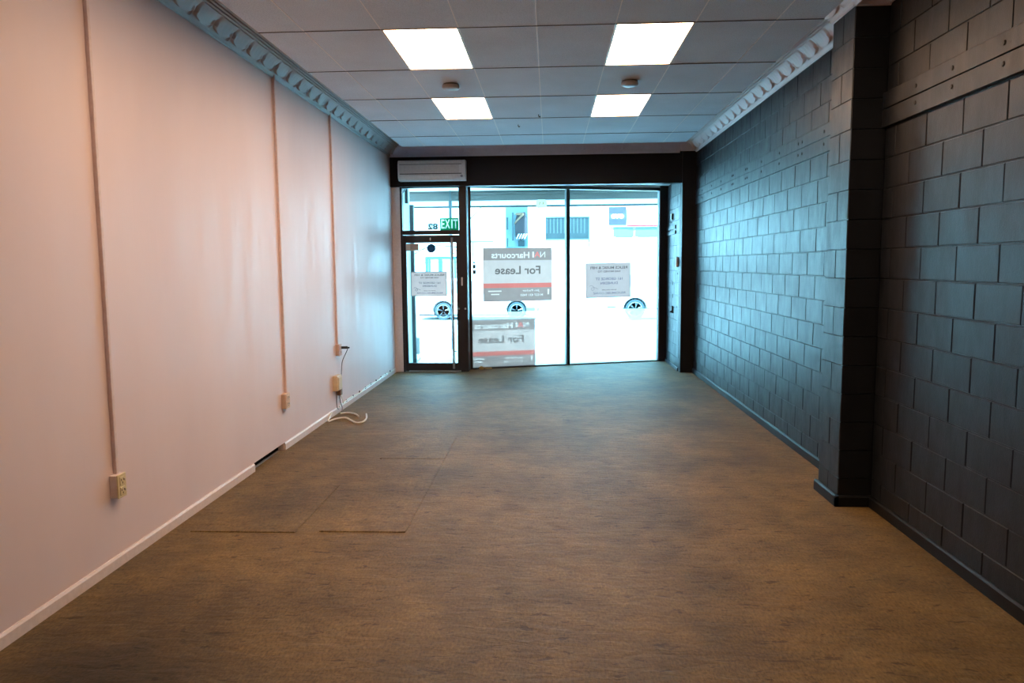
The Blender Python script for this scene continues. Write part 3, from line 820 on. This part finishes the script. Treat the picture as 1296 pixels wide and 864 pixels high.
t = tag(empty('verandah_bracket', (-.17, 16.55, 3.03)), 'white rounded bracket with two orange bolts on the verandah edge', 'bracket')
m = MB(); m.prism([(-.11, 0), (.11, 0), (.115, .14), (.08, .18), (-.08, .18), (-.115, .14)], 'y', 0, .06, .01); m.build('plate', plain('bracket_cream', (.80, .78, .66), .6), t)
for x in (-.045, .03):
    m = MB(); m.prism([(x-.015, .07), (x+.01, .07), (x+.025, .13), (x+.0, .13)], 'y', -.008, .004); m.build('bolt', plain('orange_bolt', (.55, .25, .05), .6), t)
m = MB(); m.box(-2.20, -2.135, 16.47, 16.53, 2.4, 3.20); m.box(-2.185, -2.15, 16.48, 16.52, G0, 2.4); m.box(-2.18, -2.155, 16.485, 16.515, 3.20, 3.42)
tag(m.build('verandah_post', plain('post_teal', (.06, .09, .10), .5)), 'grey blue verandah post behind the EXIT sign', 'post')

# opposite building
b = tag(empty('building', (0, 30, G0)), 'white shop building across the street with a curtained window', 'building')
m = MB(); m.box(-.85, 14, 0, .7, 0, 9); m.build('wall', FAC, b)
def fwindow(x0, x1, z0, z1, curtain=True, parent=b):
    m = MB()
    for a in ((x0-.03, x1+.03, z1, z1+.05), (x0-.03, x1+.03, z0-.04, z0), (x0-.03, x0, z0, z1), (x1, x1+.03, z0, z1)): m.box(a[0], a[1], -.06, .02, a[2]-G0, a[3]-G0)
    f = m.build('window', LINE, parent)
    m = MB(); m.box(x0, x1, -.02, .01, z0-G0, z1-G0); m.build('pane', FGLASS, f)
    if curtain:
        m = MB(); n = int((x1-x0)/.07)
        for i in range(n):
            if i % 2 == 0: m.box(x0+.07*i+.01, x0+.07*i+.05, -.034, -.02, z0+.22-G0, z1-.03-G0)
        m.build('curtain', plain('curtain_blue', (.04, .052, .055), .8), f)
    return f
fwindow(-.13, .66, 2.80, 3.63); fwindow(.66, 1.55, 2.80, 3.63)
m = MB()
for k in range(3): m.box(-.15, 1.55, -.03, .0, 2.53+.08*k-G0, 2.555+.08*k-G0)
m.build('sill_boards', plain('sill_grey', (.42, .40, .38), .7), b)
m = MB(); m.box(.4, 2.05, -.012, .0, 1.98-G0, 2.0-G0); m.box(1.55, 1.58, -.012, 0, 1.98-G0, 2.8-G0); m.box(2.47, 2.49, -.012, 0, .6-G0, 3.25-G0); m.box(3.33, 3.36, -.012, 0, 1.0-G0, 3.25-G0); m.box(4.36, 4.40, -.012, 0, 1.0-G0, 3.25-G0)
m.build('panel_line', LINE, b)
SHG = plain('shop_glass', (.09, .13, .14), .4)
for x0, x1 in ((2.52, 3.31), (3.38, 4.34)):
    m = MB(); m.box(x0, x1, -.02, .0, 2.86-G0, 3.23-G0); w_ = m.build('shop_window', SHG, b)
    m = MB(); m.box(x0+.1, x1-.05, -.03, -.02, 2.84-G0, 2.86-G0); m.box(x0+.02, x1-.02, -.03, -.02, 2.74-G0, 2.755-G0); m.box(x0+.02, x1-.02, -.03, -.02, 2.62-G0, 2.63-G0); m.build('glazing_bar', LINE, w_)
t = tag(empty('shop_sign', (2.33, 29.85, 3.31)), 'square blue evo sign hung high on the white building opposite', 'sign')
m = MB(); m.box(0, .68, 0, .08, 0, .71, .006); m.build('sign_panel', plain('evo_blue', (.032, .026, .036), .6), t)
m = MB(); m.box(.01, .67, -.006, .002, .22, .46); m.build('middle_band', plain('evo_band', (.045, .04, .05), .6), t)
text('lettering', 'evo', plain('evo_white', (.9, .9, .9), .6), t, .34, .345, .17, .50, -.012, False, .06)
t = tag(empty('shop_sign', (3.04, 29.88, 3.29)), 'long white fascia sign with red edges beside the evo sign', 'sign')
m = MB(); m.box(0, 1.9, .0, .06, .03, .72); m.build('sign_panel', FAC, t)
m = MB(); m.box(0, 1.9, -.012, .06, -.03, .03); m.box(0, 1.9, -.012, .06, .71, .74); m.box(1.36, 1.40, -.02, .06, -.4, .74); m.build('red_edge', plain('sign_red', (.55, .006, .012), .6), t)

b2 = tag(empty('building', (0, 30.2, G0)), 'pale building across the street with an arched blue doorway', 'building')
m = MB(); m.box(-14, -2.25, 0, .6, 0, 9); m.build('wall', FAC, b2)
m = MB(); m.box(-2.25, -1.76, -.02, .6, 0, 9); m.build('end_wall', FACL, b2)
m = MB(); m.tube(smooth_path([(-5.42, -.12, 2.27-G0), (-5.1, -.12, 2.45-G0), (-4.7, -.12, 2.57-G0), (-4.3, -.12, 2.58-G0), (-3.8, -.12, 2.53-G0), (-3.2, -.12, 2.38-G0)]), .03, 6); m.build('arch', BLUEF, b2)
m = MB()
for x in (-5.10, -4.45, -3.95): m.box(x, x+.02, -.02, 0, 2.0-G0, 2.55-G0)
m.box(-5.4, -3.2, -.02, 0, 1.92-G0, 1.935-G0); m.box(-3.2, -2.25, -.02, 0, 2.70-G0, 2.78-G0); m.box(-3.1, -3.06, -.02, 0, .3-G0, 2.7-G0)
m.build('panel_line', plain('panel_line_pale', (.10, .16, .17), .7), b2)
m = MB()
m.box(-5.02, -3.75, -.05, .02, 2.06-G0, 2.15-G0); m.box(-5.02, -4.92, -.05, .02, 0, 2.06-G0); m.box(-4.88, -4.82, -.05, .02, 0, 2.06-G0); m.box(-4.48, -4.34, -.05, .02, 0, 2.06-G0); m.box(-3.84, -3.78, -.05, .02, 0, 2.06-G0)
dr = m.build('doorway', BLUEF, b2)
m = MB(); m.box(-4.92, -3.84, -.01, .015, 0, 2.06-G0); m.build('door_glass', plain('door_glass_pale', (.36, .46, .48), .3), dr)
m = MB(); m.tube([(-2.66, -.25, 4.12-G0), (-3.32, -.25, 3.44-G0)], .025, 6); m.build('stay_rod', LINE, b2)

# alley between them: small brown-roofed house with a railing
a = tag(empty('house', (-1.3, 31.0, G0)), 'small brown roofed house with railings in the gap between the two buildings', 'house')
m = MB(); m.box(-.6, .6, .6, 1.4, 0, 4.6); m.build('wall', plain('house_wall', (.26, .33, .34), .7), a)
m = MB(); m.prism([(-.12, 3.55), (-.05, 3.95), (.3, 4.02), (.42, 3.6), (.40, 3.05), (.1, 2.85), (-.1, 3.0)], 'y', .2, .6, .01); m.build('roof', plain('house_roof_grey', (.05, .04, .045), .8), a)
m = MB(); m.prism([(-.16, 3.5), (-.12, 3.62), (.22, 4.0), (.26, 3.9)], 'y', .12, .2); m.prism([(-.12, 3.9), (-.06, 3.98), (.2, 3.99), (.1, 3.88)], 'y', .12, .2); m.build('barge_board', plain('barge_brown', (.22, .12, .07), .8), a)
m = MB()
for k in range(4): m.prism([(-.08+.11*k, 2.92), (-.03+.11*k, 2.92), (.07+.11*k, 3.12), (.02+.11*k, 3.12)], 'y', .08, .12)
m.build('stair_rail', plain('rail_white', (.75, .76, .76), .6), a)
m = MB(); m.box(-.24, -.17, .1, .2, 2.85, 4.0); m.box(-.62, -.58, .1, .2, 2.4, 4.2); m.box(-.48, -.40, .1, .2, 3.3, 3.8); m.box(-.46, -.41, .1, .2, 2.6, 2.95); m.box(.44, .47, .1, .2, 2.4, 4.2); m.build('post', LINE, a)
m = MB(); m.box(.0, .26, .3, .5, 2.62, 2.86); m.build('window', plain('house_window', (.012, .03, .035), .4), a)
m = MB(); m.box(.0, .30, .3, .5, 2.3, 2.55); m.box(-.62, .46, .2, .28, 2.56, 2.60); m.build('balcony', plain('balcony_blue', (.10, .22, .26), .6), a)

# parked cars
PAINT1 = plain('car_white_pink', (.80, .74, .75), .3, 0, .5); PAINT2 = plain('car_white', (.82, .83, .83), .3, 0, .5)
CGLASS = plain('car_glass', (.30, .36, .37), .15, 0, .5); TYRE = plain('tyre', (.016, .030, .038), .7); RIM = plain('alloy_rim', (.20, .24, .26), .35, .4)
WELL = plain('wheel_well', (.006, .012, .016), .9)
def wheel(t, x, z, r, spokes, rim_frac=.74):
    m = MB(); m.lathe([(r*rim_frac, .0), (r*.82, -.012), (r*.97, -.004), (r, .03), (r, .17), (r*.95, .2), (r*rim_frac, .2)], (x, .02, z), 'y', 36); w_ = m.build('wheel', TYRE, t, True)
    m = MB()
    m.lathe([(r*rim_frac, .0), (r*(rim_frac-.07), -.004), (r*(rim_frac-.09), .03)], (x, .02, z), 'y', 36)
    m.lathe([(0, .0), (r*.13, .004), (r*.15, .04)], (x, .02, z), 'y', 16)
    for k in range(spokes):
        a = 2*PI*k/spokes+.3; ca, sa = math.cos(a), math.sin(a)
        for d in (-.05, .05):
            p0 = Vector((x+r*.1*ca, .03, z+r*.1*sa)); p1 = Vector((x+r*(rim_frac-.05)*math.cos(a+d*2.2), .028, z+r*(rim_frac-.05)*math.sin(a+d*2.2)))
            m.tube([p0, p1], r*.035, 6)
    m.build('rim', RIM, w_, True)
    m = MB(); m.lathe([(0, .07), (r*rim_frac, .07)], (x, .02, z), 'y', 24); m.build('hub_back', WELL, w_)
def car(loc, body, cabin, wheels, r, zc, width, paint, label, spokes, glass, lamps, rear=None):
    t = tag(empty('car', loc), label, 'car')
    # lower body with round wheel arches cut into the profile
    bottom = body['bottom']; x0, x1 = body['x0'], body['x1']
    pts = list(body['top'])
    ra = r*1.12
    low = []
    for wx in sorted(wheels, reverse=body['rev']):
        arc = [(wx+ra*math.cos(a)*(1 if body['rev'] else -1), max(bottom, zc+ra*math.sin(a))) for a in [math.asin(max(-1, (bottom-zc)/ra))+i*(PI-2*math.asin(max(-1, (bottom-zc)/ra)))/14 for i in range(15)]]
        low += arc
    m = MB(); m.prism(pts+low, 'y', 0, width, .0); m.build('body', paint, t)
    m = MB()
    for wx in wheels:
        m.lathe([(ra+.028, -.006), (ra, -.008), (ra, .10)], (wx, 0, zc), 'y', 28, 0, PI)
    m.build('arch_trim', WELL, t)
    m = MB()
    for wx in wheels: m.box(wx-ra*.9, wx+ra*.9, .23, width-.23, bottom-.03, zc+ra*.97)
    m.build('wheel_well', WELL, t)
    m = MB(); m.prism(cabin, 'y', .10, width-.10, .03); m.build('cabin', paint, t)
    for gl in glass:
        m = MB(); m.prism(gl, 'y', .085, .11); m.build('side_window', CGLASS, t)
    for wx in wheels: wheel(t, wx, zc, r, spokes)
    for (a0, a1, b0, b1, mt, nm) in lamps:
        m = MB(); m.box(a0, a1, -.012, .02, b0, b1, .006); m.build(nm, mt, t)
    m = MB(); m.box(x0+.3, x1-.3, .0, width, bottom-.04, bottom); m.build('sill', WELL, t)
    return t
LMP = plain('lamp_glass', (.09, .13, .14), .3)
car((0, 25.5, 0), dict(bottom=.12, x0=-4.8, x1=-.38, rev=False, top=[(-.42, .16), (-.38, .45), (-.5, .62), (-1.5, .80), (-4.3, .84), (-4.75, .72), (-4.8, .30), (-4.72, .16)]),
    [(-1.55, .79), (-2.3, 1.30), (-3.7, 1.32), (-4.45, .83)], [-3.653, -1.126], .30, .237, 1.7, PAINT1,
    'pale pinkish parked car with dark alloy wheels, seen through the door and left pane', 5,
    [[(-1.75, .83), (-2.33, 1.24), (-2.85, 1.25), (-2.85, .84)], [(-2.93, .84), (-2.93, 1.25), (-3.6, 1.25), (-4.1, .85)]],
    [(-.80, -.50, .225, .345, LMP, 'fog_lamp'), (-.42, -.37, .22, .34, WELL, 'grille')])
car((0, 25.0, 0), dict(bottom=.33, x0=2.15, x1=6.4, rev=False, top=[(6.35, .36), (6.4, .6), (6.3, .85), (5.2, 1.0), (2.3, 1.02), (2.17, .9), (2.15, .55), (2.2, .36)]),
    [(5.3, 1.0), (4.7, 1.50), (2.55, 1.51), (2.25, 1.01)], [2.84, 5.5], .33, .29, 1.7, PAINT2,
    'white parked estate car at the right, its wheel beside the window edge', 6,
    [[(2.40, 1.04), (2.62, 1.43), (2.80, 1.43), (2.74, 1.04)], [(2.90, 1.04), (2.93, 1.43), (3.03, 1.43), (3.10, 1.04)], [(3.2, 1.04), (3.12, 1.43), (4.0, 1.43), (4.0, 1.04)]],
    [(3.12, 6.2, .655, .672, CGLASS, 'side_moulding'), (2.92, 3.02, .895, .91, CGLASS, 'door_handle'), (1.9, 2.2, .35, .39, WELL, 'tow_bar')])
